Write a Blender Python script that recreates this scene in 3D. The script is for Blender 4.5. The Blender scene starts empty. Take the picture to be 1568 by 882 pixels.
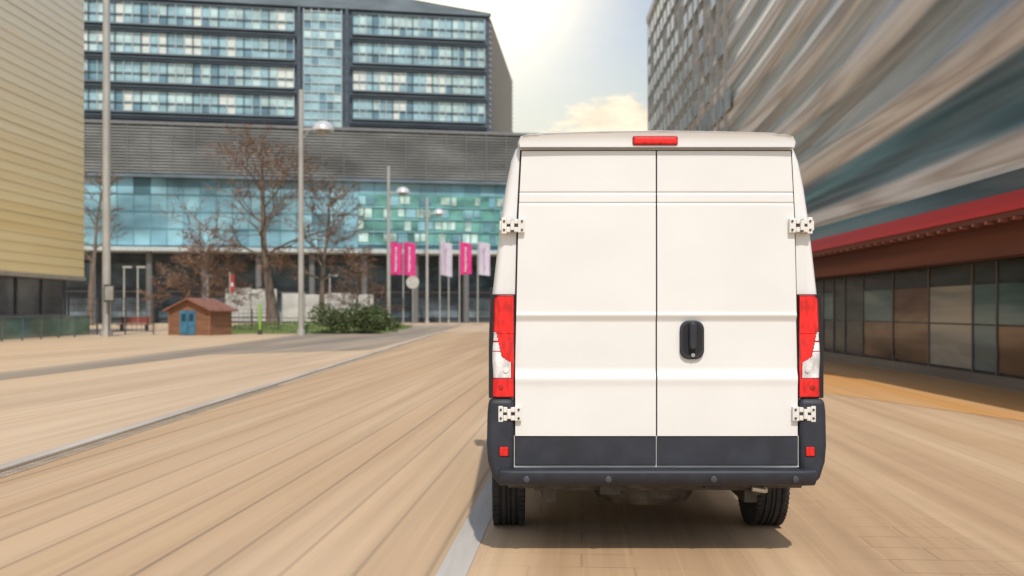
import bpy, math, random
from mathutils import Vector, Matrix
random.seed(7)
F=1524.0; H=1.52; HZ=475.0
def U(u,Y): return (u-784)/F*Y
scene=bpy.context.scene
col=scene.collection

# ---------------- materials ----------------
def nd(nt,t,**k):
    n=nt.nodes.new(t)
    for a,b in k.items(): setattr(n,a,b)
    return n
def mat(name,c,rough=0.5,metal=0.0,var=0.12,scale=(3,3,3),c2=None,coat=0.0,bump=0.0,detail=3,coord='Object',spec=0.5,lo=0.35,hi=0.65,rvar=0.0):
    m=bpy.data.materials.new(name); m.use_nodes=True
    nt=m.node_tree; b=nt.nodes['Principled BSDF']
    b.inputs['Roughness'].default_value=rough
    b.inputs['Metallic'].default_value=metal
    b.inputs['Coat Weight'].default_value=coat
    b.inputs['Specular IOR Level'].default_value=spec
    tc=nd(nt,'ShaderNodeTexCoord'); mp=nd(nt,'ShaderNodeMapping')
    mp.inputs['Scale'].default_value=scale
    nt.links.new(tc.outputs[coord],mp.inputs['Vector'])
    nz=nd(nt,'ShaderNodeTexNoise'); nz.inputs['Scale'].default_value=1.0; nz.inputs['Detail'].default_value=detail
    nt.links.new(mp.outputs[0],nz.inputs['Vector'])
    mr=nd(nt,'ShaderNodeMapRange'); mr.inputs[1].default_value=lo; mr.inputs[2].default_value=hi
    nt.links.new(nz.outputs[0],mr.inputs[0])
    mx=nd(nt,'ShaderNodeMix',data_type='RGBA')
    if c2 is None: 
        ca=[max(0,x*(1-var)) for x in c]; cb=[min(1,x*(1+var)) for x in c]
    else: ca=c; cb=c2
    mx.inputs[6].default_value=(*ca,1); mx.inputs[7].default_value=(*cb,1)
    nt.links.new(mr.outputs[0],mx.inputs[0])
    nt.links.new(mx.outputs[2],b.inputs['Base Color'])
    if rvar:
        m2=nd(nt,'ShaderNodeMapRange'); m2.inputs[3].default_value=rough; m2.inputs[4].default_value=rough+rvar
        nt.links.new(nz.outputs[0],m2.inputs[0]); nt.links.new(m2.outputs[0],b.inputs['Roughness'])
    return m

# ---------------- mesh builder ----------------
class MB:
    def __init__(s): s.v=[]; s.f=[]; s.m=[]
    def quad(s,pts,mi=0):
        n=len(s.v); s.v+= [tuple(p) for p in pts]; s.f.append(tuple(range(n,n+len(pts)))); s.m.append(mi)
    def box(s,x0,x1,y0,y1,z0,z1,mi=0):
        n=len(s.v)
        s.v+=[(x0,y0,z0),(x1,y0,z0),(x1,y1,z0),(x0,y1,z0),(x0,y0,z1),(x1,y0,z1),(x1,y1,z1),(x0,y1,z1)]
        for f in [(0,3,2,1),(4,5,6,7),(0,1,5,4),(1,2,6,5),(2,3,7,6),(3,0,4,7)]:
            s.f.append(tuple(n+i for i in f)); s.m.append(mi)
    def tube(s,p0,p1,r0,r1,k=6,mi=0,cap=True):
        p0=Vector(p0); p1=Vector(p1); d=(p1-p0)
        if d.length<1e-6: return
        d.normalize(); a=d.orthogonal().normalized(); b=d.cross(a)
        n=len(s.v)
        for p,r in ((p0,r0),(p1,r1)):
            for i in range(k):
                t=2*math.pi*i/k; s.v.append(tuple(p+a*math.cos(t)*r+b*math.sin(t)*r))
        for i in range(k):
            j=(i+1)%k; s.f.append((n+i,n+j,n+k+j,n+k+i)); s.m.append(mi)
        if cap:
            s.f.append(tuple(n+i for i in reversed(range(k)))); s.m.append(mi)
            s.f.append(tuple(n+k+i for i in range(k))); s.m.append(mi)
    def prism(s,poly,y0,y1,mi=0):
        n=len(s.v); k=len(poly)
        for y in (y0,y1):
            for (x,z) in poly: s.v.append((x,y,z))
        s.f.append(tuple(range(n,n+k))); s.m.append(mi)
        s.f.append(tuple(reversed(range(n+k,n+2*k)))); s.m.append(mi)
        for i in range(k):
            j=(i+1)%k; s.f.append((n+j,n+i,n+k+i,n+k+j)); s.m.append(mi)
    def rings(s,rs,mi=0,closed=True,cap=True):
        n=len(s.v); k=len(rs[0])
        for r in rs: s.v+= [tuple(p) for p in r]
        for a in range(len(rs)-1):
            for i in range(k if closed else k-1):
                j=(i+1)%k; s.f.append((n+a*k+i,n+a*k+j,n+(a+1)*k+j,n+(a+1)*k+i)); s.m.append(mi if not callable(mi) else mi(a,i))
        if cap:
            s.f.append(tuple(n+i for i in reversed(range(k)))); s.m.append(mi if not callable(mi) else mi(-1,0))
            s.f.append(tuple(n+(len(rs)-1)*k+i for i in range(k))); s.m.append(mi if not callable(mi) else mi(-2,0))
    def lathe(s,prof,c,axis='z',k=24,mi=0):
        rs=[]
        for (r,h) in prof:
            ring=[]
            for i in range(k):
                t=2*math.pi*i/k; a=r*math.cos(t); b=r*math.sin(t)
                if axis=='z': ring.append((c[0]+a,c[1]+b,c[2]+h))
                elif axis=='x': ring.append((c[0]+h,c[1]+a,c[2]+b))
                else: ring.append((c[0]+a,c[1]+h,c[2]+b))
            rs.append(ring)
        s.rings(rs,mi)
    def obj(s,name,mats,parent=None,smooth=False,bevel=0,ang=35,fixn=False):
        me=bpy.data.meshes.new(name); me.from_pydata(s.v,[],s.f)
        for m in mats: me.materials.append(m)
        me.polygons.foreach_set('material_index',s.m)
        me.update()
        if fixn:
            import bmesh
            bm=bmesh.new(); bm.from_mesh(me); bmesh.ops.recalc_face_normals(bm,faces=bm.faces); bm.to_mesh(me); bm.free()
        if smooth:
            me.shade_smooth(); me.set_sharp_from_angle(angle=math.radians(ang))
        o=bpy.data.objects.new(name,me); col.objects.link(o)
        if parent: o.parent=parent
        if bevel:
            md=o.modifiers.new('bevel','BEVEL'); md.width=bevel; md.segments=3; md.limit_method='ANGLE'; md.angle_limit=math.radians(40)
            md.harden_normals=False
        return o
def root(name,loc=(0,0,0),rz=0):
    e=bpy.data.objects.new(name,None); col.objects.link(e); e.location=loc; e.rotation_euler=(0,0,rz); e.empty_display_size=0.3
    return e

# ================= WORLD / SUN =================
w=bpy.data.worlds.new("World"); scene.world=w; w.use_nodes=True
nt=w.node_tree; bg=nt.nodes['Background']; bg.inputs[1].default_value=0.15
EL=math.radians(52); AZ=math.radians(171)
sky=nd(nt,'ShaderNodeTexSky',sky_type='NISHITA'); sky.sun_disc=False; sky.sun_elevation=EL; sky.sun_rotation=AZ
sky.dust_density=1.5; sky.air_density=1.0
tc=nd(nt,'ShaderNodeTexCoord'); sep=nd(nt,'ShaderNodeSeparateXYZ'); nt.links.new(tc.outputs['Generated'],sep.inputs[0])
def math_(op,a,b=None,c=None,clamp=False):
    n=nd(nt,'ShaderNodeMath',operation=op); n.use_clamp=clamp
    for i,x in enumerate((a,b,c)):
        if x is None: continue
        if isinstance(x,(int,float)): n.inputs[i].default_value=x
        else: nt.links.new(x,n.inputs[i])
    return n.outputs[0]
def mixc(f,a,b):
    n=nd(nt,'ShaderNodeMix',data_type='RGBA')
    nt.links.new(f,n.inputs[0])
    for i,x in ((6,a),(7,b)):
        if isinstance(x,tuple): n.inputs[i].default_value=x
        else: nt.links.new(x,n.inputs[i])
    return n.outputs[2]
hz=nd(nt,'ShaderNodeMapRange'); hz.interpolation_type='SMOOTHSTEP'
nt.links.new(sep.outputs[2],hz.inputs[0]); hz.inputs[1].default_value=0.10; hz.inputs[2].default_value=0.32; hz.inputs[3].default_value=0.92; hz.inputs[4].default_value=0.08
c1=mixc(hz.outputs[0],sky.outputs[0],(5.3,5.2,3.9,1))
mp=nd(nt,'ShaderNodeMapping'); mp.inputs['Scale'].default_value=(2.2,2.2,8); nt.links.new(tc.outputs['Generated'],mp.inputs[0])
nz=nd(nt,'ShaderNodeTexNoise'); nz.inputs['Scale'].default_value=1.6; nz.inputs['Detail'].default_value=6; nt.links.new(mp.outputs[0],nz.inputs['Vector'])
cm=nd(nt,'ShaderNodeMapRange'); nt.links.new(nz.outputs[0],cm.inputs[0]); cm.inputs[1].default_value=0.5; cm.inputs[2].default_value=0.8; cm.inputs[4].default_value=0.3
c2=mixc(cm.outputs[0],c1,(6.4,6.2,5.7,1))
px=math_('DIVIDE',sep.outputs[0],math_('MAXIMUM',sep.outputs[1],0.05)); pz=math_('DIVIDE',sep.outputs[2],math_('MAXIMUM',sep.outputs[1],0.05))
dx=math_('DIVIDE',math_('SUBTRACT',px,0.112),0.072); dz=math_('DIVIDE',math_('SUBTRACT',pz,0.190),0.026)
rr=math_('SQRT',math_('ADD',math_('MULTIPLY',dx,dx),math_('MULTIPLY',dz,dz)))
mp2=nd(nt,'ShaderNodeMapping'); mp2.inputs['Scale'].default_value=(20,20,64); nt.links.new(tc.outputs['Generated'],mp2.inputs[0])
nz2=nd(nt,'ShaderNodeTexNoise'); nz2.inputs['Scale'].default_value=1.0; nz2.inputs['Detail'].default_value=8; nz2.inputs['Roughness'].default_value=0.6; nt.links.new(mp2.outputs[0],nz2.inputs['Vector'])
cl=math_('SUBTRACT',math_('ADD',math_('MULTIPLY',nz2.outputs[0],2.2),-0.15),rr)
clm=nd(nt,'ShaderNodeMapRange'); clm.interpolation_type='SMOOTHSTEP'; nt.links.new(cl,clm.inputs[0]); clm.inputs[1].default_value=-0.05; clm.inputs[2].default_value=0.4; clm.inputs[4].default_value=0.95
clc=mixc(math_('MULTIPLY',math_('SUBTRACT',nz2.outputs[0],0.3),2.2,clamp=True),(5.4,4.3,3.3,1),(8.0,7.3,5.6,1))
c3=mixc(clm.outputs[0],c2,clc)
gd=Vector((-0.0275,0.953,0.325)).normalized()
dp=nd(nt,'ShaderNodeVectorMath',operation='DOT_PRODUCT'); nt.links.new(tc.outputs['Generated'],dp.inputs[0]); dp.inputs[1].default_value=gd
g0=math_('MAXIMUM',dp.outputs['Value'],0.0)
g2=math_('MINIMUM',math_('ADD',math_('MULTIPLY',math_('POWER',g0,450.0),1.0),math_('MULTIPLY',math_('POWER',g0,90.0),0.5)),1.0)
c4=mixc(g2,c3,(11.5,10.2,7.8,1))
nt.links.new(c4,bg.inputs[0])

ld=bpy.data.lights.new('sun','SUN'); ld.energy=3.2; ld.angle=math.radians(0.8); ld.color=(1.0,0.925,0.81)
lo=bpy.data.objects.new('sun',ld); col.objects.link(lo)
ts=Vector((math.sin(AZ)*math.cos(EL),math.cos(AZ)*math.cos(EL),math.sin(EL)))
lo.rotation_euler=ts.to_track_quat('Z','Y').to_euler(); lo.location=(5,-20,40)

# ================= CAMERA =================
cd=bpy.data.cameras.new('camera'); cam=bpy.data.objects.new('camera',cd); col.objects.link(cam)
cam.location=(0,0,H); cam.rotation_euler=(math.radians(90),0,0)
cd.sensor_width=36; cd.lens=F/1568*36; cd.shift_y=(HZ-441)/1568; cd.clip_end=5000
cd.dof.use_dof=True; cd.dof.focus_distance=6.2; cd.dof.aperture_fstop=2.0
scene.camera=cam
scene.view_settings.view_transform='Standard'; scene.view_settings.look='None'; scene.view_settings.exposure=0

# ================= GROUND =================
ANG=math.radians(4.0)
def paving(name,c1,c2,c3,line,spacing,lw,lstr,brick=None,streak=0.9,ang=ANG):
    m=bpy.data.materials.new(name); m.use_nodes=True; nt=m.node_tree; b=nt.nodes['Principled BSDF']
    b.inputs['Roughness'].default_value=0.6; b.inputs['Specular IOR Level'].default_value=0.35
    L=nt.links.new
    tc=nd(nt,'ShaderNodeTexCoord'); mp=nd(nt,'ShaderNodeMapping'); mp.inputs['Rotation'].default_value=(0,0,ang); L(tc.outputs['Object'],mp.inputs[0])
    def noise(sc,det,dist=0):
        q=nd(nt,'ShaderNodeMapping'); q.inputs['Scale'].default_value=sc; L(mp.outputs[0],q.inputs[0])
        n=nd(nt,'ShaderNodeTexNoise'); n.inputs['Scale'].default_value=1; n.inputs['Detail'].default_value=det; n.inputs['Distortion'].default_value=dist; L(q.outputs[0],n.inputs['Vector']); return n.outputs[0]
    def M(op,a,b2=None):
        n=nd(nt,'ShaderNodeMath',operation=op)
        for i,x in enumerate((a,b2)):
            if x is None: continue
            if isinstance(x,(int,float)): n.inputs[i].default_value=x
            else: L(x,n.inputs[i])
        return n.outputs[0]
    def R(x,a,b2,c=0,d=1):
        n=nd(nt,'ShaderNodeMapRange'); n.interpolation_type='SMOOTHSTEP'; L(x,n.inputs[0])
        for i,v in zip((1,2,3,4),(a,b2,c,d)): n.inputs[i].default_value=v
        return n.outputs[0]
    def X(f,a,b2,bt='MIX'):
        n=nd(nt,'ShaderNodeMix',data_type='RGBA',blend_type=bt)
        if isinstance(f,float): n.inputs[0].default_value=f
        else: L(f,n.inputs[0])
        for i,x in ((6,a),(7,b2)):
            if isinstance(x,tuple): n.inputs[i].default_value=(*x,1)
            else: L(x,n.inputs[i])
        return n.outputs[2]
    big=noise((0.30,0.035,1),2); fine=noise((7,0.10,1),3); grain=noise((30,0.5,1),2); mid=noise((1.3,0.05,1),3,0.2)
    c=X(R(big,0.35,0.65),c1,c2); c=X(R(mid,0.40,0.68,0,0.85*streak),c,c3)
    c=X(R(fine,0.38,0.7,0,0.30*streak),c,tuple(x*0.62 for x in c1))
    c=X(R(grain,0.5,0.75,0,0.20),c,tuple(min(1,x*1.35) for x in c2))
    sp=nd(nt,'ShaderNodeSeparateXYZ'); L(mp.outputs[0],sp.inputs[0])
    if brick is None:
        fr=M('FRACT',M('DIVIDE',M('ADD',sp.outputs[0],100.0),spacing)); d=M('ABSOLUTE',M('SUBTRACT',fr,0.5))
        ln=R(d,0.5-lw/spacing*1.6,0.5-lw/spacing*0.2)
        row=M('FLOOR',M('DIVIDE',M('ADD',sp.outputs[0],100.0),spacing))
        wn=nd(nt,'ShaderNodeTexWhiteNoise',noise_dimensions='1D'); L(row,wn.inputs['W'])
        c=X(M('MULTIPLY',wn.outputs[0],0.12),c,tuple(x*0.78 for x in c1))
        fade=R(mid,0.35,0.65,1.0,0.5)
        c=X(M('MULTIPLY',M('MULTIPLY',ln,lstr),fade),c,line)
    else:
        bt=nd(nt,'ShaderNodeTexBrick'); bt.offset=0.5; L(mp.outputs[0],bt.inputs['Vector'])
        bt.inputs['Scale'].default_value=1; bt.inputs['Brick Width'].default_value=brick[0]; bt.inputs['Row Height'].default_value=brick[1]
        bt.inputs['Mortar Size'].default_value=lw; bt.inputs['Mortar Smooth'].default_value=1.0
        bt.inputs['Color1'].default_value=(0.8,0.8,0.8,1); bt.inputs['Color2'].default_value=(1.12,1.12,1.12,1); bt.inputs['Mortar'].default_value=(0.95,0.95,0.95,1)
        c=X(0.12,c,bt.outputs['Color'],'MULTIPLY')
        fade=M('MULTIPLY',R(noise((0.9,0.25,1),2),0.44,0.66,0.12,0.9),R(sp.outputs[0],1.7,3.0,1.0,0.22))
        c=X(M('MULTIPLY',M('MULTIPLY',bt.outputs['Fac'],lstr),fade),c,line)
    L(c,b.inputs['Base Color'])
    return m
def sheet(name,pts,z,m):
    b=MB(); b.quad([(x,y,z) for x,y in pts]); return b.obj(name,[m])
m_ground=paving('ground_paving',(0.52,0.39,0.265),(0.60,0.45,0.305),(0.66,0.51,0.365),(0.2,0.17,0.13),2.4,0.03,0.15)
m_deck=paving('plank_paving',(0.46,0.31,0.185),(0.53,0.37,0.225),(0.61,0.45,0.295),(0.16,0.12,0.085),0.42,0.016,0.62)
m_pav=paving('block_paving',(0.44,0.295,0.175),(0.53,0.36,0.21),(0.63,0.46,0.295),(0.12,0.09,0.065),0.4,0.014,0.6,brick=(0.62,0.31))
m_shade=paving('painted_shade_paving',(0.22,0.19,0.16),(0.36,0.30,0.24),(0.48,0.39,0.29),(0.1,0.1,0.1),1.2,0.03,0.2)  # darker grey tones carry blurred tree shade in the colour
m_orange=paving('ochre_paving',(0.62,0.31,0.10),(0.61,0.36,0.155),(0.62,0.41,0.23),(0.2,0.12,0.06),1.0,0.02,0.25,streak=0.8)
sheet('ground',[(-1500,-300),(1500,-300),(1500,2500),(-1500,2500)],0,m_ground)
ta=math.tan(ANG)
def sx(y,x0=-0.35): return x0+(y-5.69)*ta
sheet('plank_pavement',[(-4.75,-6),(sx(-6)-0.09,-6),(sx(70)-0.09,70),(-4.75,70)],0.004,m_deck)
sheet('block_pavement',[(sx(-6)+0.09,-6),(14,-6),(14,70),(sx(70)+0.09,70)],0.004,m_pav)
m_strip=mat('strip_stone',(0.48,0.455,0.42),0.6,var=0.12,scale=(8,.6,1))
sheet('pavement_edge_strip',[(sx(-6)-0.088,-6),(sx(-6)+0.088,-6),(sx(70)+0.088,70),(sx(70)-0.088,70)],0.006,m_strip)
sheet('ochre_pavement',[(3.6,26),(7.0,13.5),(8.8,15),(9.5,18),(9.9,44),(6.0,44)],0.008,m_orange)
sheet('painted_tree_shade',[(-12.6,14),(-11.5,14),(-10.4,34),(-5.4,38),(-4.9,100),(-15,100),(-12.5,42)],0.005,m_shade)  # soft tree shadows on the left ground, painted as a grey sheet
b=MB(); b.box(-4.93,-4.78,-6,75,0,0.04,0); 
kerb=b.obj('kerb',[mat('kerb_stone',(0.48,0.44,0.39),0.6,var=0.15,scale=(5,0.3,3))],bevel=0.012)
b=MB(); b.box(-4.745,-4.60,-6,60,0.0045,0.012,0)
y=5.0
while y<20:
    b.box(-4.72,-4.625,y,y+0.03,0.0118,0.0135,1); y+=0.08
b.obj('drain_channel',[mat('drain_frame',(0.44,0.36,0.27),0.6),mat('drain_slot',(0.16,0.13,0.10),0.8)])

# ================= VAN =================
van=root('white_delivery_van',(0.877,6.07,0))
m_white=mat('white_paint',(0.715,0.72,0.715),0.3,var=0.03,scale=(1.2,1.2,2.2),coat=0.35,rvar=0.08)
m_black=mat('dark_plastic',(0.020,0.024,0.036),0.5,var=0.2,scale=(9,9,9),rvar=0.15)
m_blk2=mat('seam_black',(0.012,0.012,0.014),0.8)
m_glassv=mat('van_glass',(0.015,0.018,0.02),0.05)
m_red=mat('red_lens',(0.72,0.008,0.010),0.16,var=0.30,scale=(40,5,14),coat=0.3)
m_dred=mat('dark_red_lens',(0.34,0.006,0.008),0.14,var=0.25,scale=(40,5,14),coat=0.4)
m_clear=mat('clear_lens',(0.68,0.68,0.69),0.18,var=0.28,scale=(25,5,12),coat=0.4)
m_tyre=mat('tyre_rubber',(0.022,0.022,0.024),0.75,var=0.3,scale=(20,20,20))
m_metal=mat('dark_metal',(0.06,0.055,0.05),0.6,0.3,var=0.4,scale=(10,10,10))
m_rim=mat('wheel_rim',(0.45,0.45,0.46),0.4,0.7)
half=[(0.88,.45),(.965,.49),(1.0,.58),(1.012,.80),(1.015,1.0),(1.013,1.2),(1.008,1.4),(.998,1.62),(.972,1.85),(.945,2.08),(.915,2.28),(.882,2.44),(.855,2.51),(.815,2.557),(.74,2.583),(.5,2.596),(0.25,2.60)]
outline=[(x,z) for x,z in half]+[(-x,z) for x,z in reversed(half)]
def sec(y,ws,top): return [(x*ws,y,.45+(z-.45)*(top-.45)/2.15) for x,z in outline]
secs=[(0.0,.962,2.56),(0.006,.978,2.578),(0.025,.991,2.59),(0.06,1,2.597),(0.4,1,2.60),(1.8,1,2.61),(3.3,1,2.61),(3.8,.995,2.57),(4.0,.99,2.50),(4.35,.975,2.12),(4.85,.95,1.58),(5.1,.92,1.40),(5.32,.86,1.22),(5.42,.80,1.0),(5.45,.74,.85)]
b=MB()
def bm_(a,i):
    if a in(8,9) and 12<=i<=20: return 1
    return 0
b.rings([sec(*s) for s in secs],bm_)
body=b.obj('body',[m_white,m_glassv,m_blk2],van,fixn=True)
cut=MB()
for sgn in (-1,1):
    for yc in (1.02,4.55):
        xa,xb=sorted((sgn*.74,sgn*1.2)); cut.lathe([(0.42,xa),(0.42,xb)],(0,yc,.36),'x',40,0)
co=cut.obj('cutter',[m_blk2],van,fixn=True)
md=body.modifiers.new('b','BOOLEAN'); md.object=co; md.operation='DIFFERENCE'; md.solver='EXACT'
try: md.material_mode='TRANSFER'
except Exception as e: print(e)
bpy.context.view_layer.update()
dg=bpy.context.evaluated_depsgraph_get()
nm=bpy.data.meshes.new_from_object(body.evaluated_get(dg)); body.modifiers.clear(); body.data=nm
bpy.data.objects.remove(co)
nm.shade_smooth(); nm.set_sharp_from_angle(angle=math.radians(38))
b=MB()
for s in (-1,1):
    def P(y,z,o=0.006):
        hw=1.0
        for (xa,za),(xb,zb) in zip(half,half[1:]):
            if za<=z<=zb: hw=xa+(xb-xa)*(z-za)/(zb-za)
        return (s*(hw*0.993+o),y,z)
    b.quad([P(3.25,1.55),P(4.25,1.5),P(4.1,1.95),P(3.85,2.2),P(3.25,2.25)],0)
    xa,xb=sorted((s*1.012,s*1.032)); b.box(xa,xb,1.55,3.9,0.62,0.80,1)
    b.box(*sorted((s*1.0,s*1.012)),0.56,4.1,0.46,0.53,1)
    b.box(*sorted((s*1.0,s*1.10)),4.0,4.25,1.35,1.75,1)
b.obj('side_trim_and_mirrors',[m_glassv,m_black],van,bevel=.01)
b=MB(); b.prism([(-.868,.57),(.868,.57),(.868,1.2),(.848,2.1),(.828,2.495),(-.828,2.495),(-.848,2.1),(-.868,1.2)],-0.004,0.02)
b.obj('door_seal',[m_blk2],van)
def dedge(z):
    if z>2.1: return .840-(z-2.1)*.05
    return .860-(max(z-1.2,0))*.0222
def dprof(z,x):
    y=-0.034
    def sm(a,b_,t): 
        t=max(0,min(1,(t-a)/(b_-a))); return t*t*(3-2*t)
    y+=0.013*(1-sm(1.445,1.485,z))*sm(1.10,1.175,z)
    y-=0.005*math.exp(-((z-1.492)/.012)**2)
    y-=0.006*math.exp(-((z-1.10)/.03)**2)
    for g in (2.233,2.169): y+=0.006*math.exp(-((z-g)/.0055)**2)
    y+=0.006*(x/.86)**4+ max(0,z-1.7)*0.010
    return y
def zlist(z0,z1):
    s=set([z0,z1]); z=z0
    while z<z1: s.add(round(z,4)); z+=0.04
    for c,wd in ((2.233,.02),(2.169,.02),(1.47,.05),(1.13,.08)):
        k=-wd
        while k<=wd: 
            if z0<c+k<z1: s.add(round(c+k,4))
            k+=0.0025
    return sorted(s)
for s,nmn in ((-1,'left_rear_door'),(1,'right_rear_door')):
    for (z0,z1,mt,nn,dy) in ((.757,2.487,m_white,nmn,0),(.582,.750,m_black,nmn+'_lower_trim',-0.004)):
        b=MB(); zl=zlist(z0,z1); NX=22; rows=[]
        for z in zl:
            e=dedge(z)-.003; rows.append([(s*(.0045+(e-.0045)*i/NX),dprof(z,.0045+(e-.0045)*i/NX)+dy,z) for i in range(NX+1)])
        for r in rows: b.v+=r
        for a in range(len(rows)-1):
            for i in range(NX):
                q=[a*(NX+1)+i,a*(NX+1)+i+1,(a+1)*(NX+1)+i+1,(a+1)*(NX+1)+i]
                if s<0: q.reverse()
                b.f.append(tuple(q)); b.m.append(0)
        def fold(line):
            n=len(b.v); b.v+=[(p[0],p[1],p[2]) for p in line]+[(p[0],0.0,p[2]) for p in line]; k=len(line)
            for i in range(k-1): b.f.append((n+i,n+k+i,n+k+i+1,n+i+1)); b.m.append(0)
        fold(rows[0]); fold(rows[-1]); fold([r[0] for r in rows]); fold([r[-1] for r in rows])
        b.obj(nn,[mt],van,smooth=True,ang=40)
b=MB(); b.box(-.866,.866,-.024,-.003,.566,.576,0); b.box(-.865,-.860,-.02,-.003,.576,.757,0); b.box(.860,.865,-.02,-.003,.576,.757,0); b.box(-.0035,.0035,-.022,-.003,.576,.757,0)
b.obj('door_lower_edge',[mat('pale_edge',(0.55,0.55,0.56),0.4)],van)
b=MB()
def caps(y,ins,dz): 
    top=2.606+dz
    return [(-.835+ins,y,2.505),(-.842+ins,y,2.535),(-.825+ins,y,2.572),(-.77+ins,y,2.586+dz),(-.735+ins,y,2.583+dz),(-.70+ins,y,2.592+dz),(-.35,y,top-.004),(0,y,top),(.35,y,top-.004),(.70-ins,y,2.592+dz),(.735-ins,y,2.583+dz),(.77-ins,y,2.586+dz),(.825-ins,y,2.572),(.842-ins,y,2.535),(.835-ins,y,2.505)]
b.rings([caps(-.055,.02,-.012),caps(-.062,.008,-.004),caps(-.045,0,0.002),caps(.1,0,.006),caps(.3,.03,-.0)],0)
b.obj('roof_spoiler',[m_white],van,smooth=True,ang=50,fixn=True)
b=MB(); b.box(-.142,.118,-.070,-.03,2.522,2.566,0); b.obj('high_brake_light',[m_red],van,bevel=0.012)
b=MB(); b.box(-.150,.126,-.066,-.03,2.515,2.573,0); b.obj('brake_light_surround',[m_dred],van,bevel=0.012)
for s,nn in ((-1,'left_tail_light'),(1,'right_tail_light')):
    b=MB(); NX,NZ=30,110; z0,z1=.992,1.612
    for j in range(NZ+1):
        z=z0+(z1-z0)*j/NZ
        xi=.863; xo=1.023-(max(0,z-1.3))*.045
        if z>1.595: xo-=.012
        for i in range(NX+1):
            t=i/NX; x=xi+(xo-xi)*t
            y=-.036+.09*max(0,(t-.6)/.4)**2.4 + (.012 if i==0 else 0)
            if i==NX: y+=.03
            y+=0.004*math.cos(max(0,min(1,(z-1.10)/.28))*2*math.pi)*(0<z-1.1<.28)
            b.v.append((s*x,y,z))
    for j in range(NZ):
        z=z0+(z1-z0)*(j+.5)/NZ
        for i in range(NX):
            t=(i+.5)/NX; mi=0
            if 1.112<z<1.385:
                if z<1.205: lim=.10
                elif z<1.24: lim=.10+.35*((z-1.205)/.035)**.7
                else: lim=.45+.22*(z-1.24)/.145
                if t>lim+.03: mi=1
                elif t>lim: mi=2
            if 1.100<z<=1.112: mi=2
            if t<.05 or z<1.0 or z>1.603: mi=2
            if 1.385<=z<1.395 and t>.6: mi=2
            if (abs(z-1.33)<.0035 or abs(z-1.27)<.0035) and mi==1: mi=2
            q=[j*(NX+1)+i,j*(NX+1)+i+1,(j+1)*(NX+1)+i+1,(j+1)*(NX+1)+i]
            if s<0: q.reverse()
            b.f.append(tuple(q)); b.m.append(mi)
    o=b.obj(nn,[m_red,m_clear,m_dred],van,smooth=True)
    md=o.modifiers.new('s','SOLIDIFY'); md.thickness=0.02; md.offset=-1
    g=MB(); poly=[(s*.858,.986),(s*1.018,.986),(s*1.018,1.3),(s*1.004,1.617),(s*.858,1.617)]
    if s<0: poly.reverse()
    g.prism(poly,-.016,.03); g.obj(nn+'_gasket',[m_blk2],van)
    r=MB()
    for xc,zc,rad,mi in ((.945,1.050,.017,1),(.915,1.155,.018,0)):
        r.lathe([(rad,0),(rad*.8,-.004),(0.001,-.005)],(s*xc,-.036,zc),'y',18,mi)
    r.obj(nn+'_bulbs',[m_clear,m_dred],van,smooth=True)
for s,nn in ((-1,'left_bumper_corner'),(1,'right_bumper_corner')):
    poly=[(.866,.984),(1.016,.984),(1.026,.90),(1.030,.70),(1.022,.60),(.99,.50),(.955,.462),(.866,.462)]
    poly=[(s*x,z) for x,z in poly]
    if s<0: poly.reverse()
    b=MB(); b.prism(poly,-.055,.52); b.obj(nn,[m_black],van,bevel=0.03,smooth=True,ang=60,fixn=True)
    b=MB(); x=s*.925; b.box(x-.026,x+.026,-.064,-.04,.638,.694,0); b.obj(nn+'_reflector',[m_red],van,bevel=0.006)
    b=MB(); b.box(x-.032,x+.032,-.058,-.04,.632,.700,0); b.obj(nn+'_reflector_frame',[m_blk2],van,bevel=0.005)
prof=[(-.02,.560),(-.105,.560),(-.118,.552),(-.118,.520),(-.100,.480),(-.075,.462),(.2,.455),(.2,.50),(-.02,.52)]
b=MB(); b.rings([[(x,y*(.8 if abs(x)>.9 else 1),z) for y,z in prof] for x in (-.955,-.87,-.4,.4,.87,.955)],0)
b.obj('bumper_step',[m_black],van,bevel=0.008,smooth=True,ang=50,fixn=True)
b=MB()
for x in (-.79,-.30,.33,.82): b.lathe([(.019,0),(.019,-.008),(.013,-.011),(.0005,-.011)],(x,-.113,.508),'y',20,0)
b.obj('parking_sensors',[mat('sensor_grey',(0.05,0.055,0.07),0.35)],van,smooth=True)
m_hinge=mat('hinge_paint',(0.70,0.69,0.66),0.4,var=0.06,scale=(20,20,20))
for s,sn in ((-1,'left'),(1,'right')):
    for zc,xo,tn in ((2.032,.002,'upper'),(.893,.022,'lower')):
        b=MB(); c=s*(.873+xo)
        def hb(x0,x1,y0,y1,z0,z1,mi=0):
            xa,xb=sorted((c+s*x0,c+s*x1)); b.box(xa,xb,y0,y1,zc+z0,zc+z1,mi)
        hb(-.075,-.035,-.056,-.02,-.044,.044); hb(-.036,-.01,-.060,-.02,.010,.040); hb(-.036,-.01,-.060,-.02,-.040,-.010)
        hb(-.012,.012,-.072,-.02,-.030,.030); 
        hb(.010,.035,-.060,-.02,.008,.042); hb(.010,.035,-.060,-.02,-.042,-.008)
        hb(.034,.066,-.056,.03,-.050,.050)
        hb(.060,.078,-.045,.04,-.030,.030)
        o=b.obj(sn+'_'+tn+'_hinge',[m_hinge],van,bevel=0.005)
        b=MB(); hb(-.068,.06,-.049,-.02,-.034,.034)
        for hx in (-.058,.05):
            for hz_ in (-.026,.026): b.lathe([(.007,0),(.007,-.006),(.0005,-.007)],(c+s*hx,-.056,zc+hz_),'y',10,0)
        b.obj(sn+'_'+tn+'_hinge_bolts',[m_metal],van)
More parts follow.
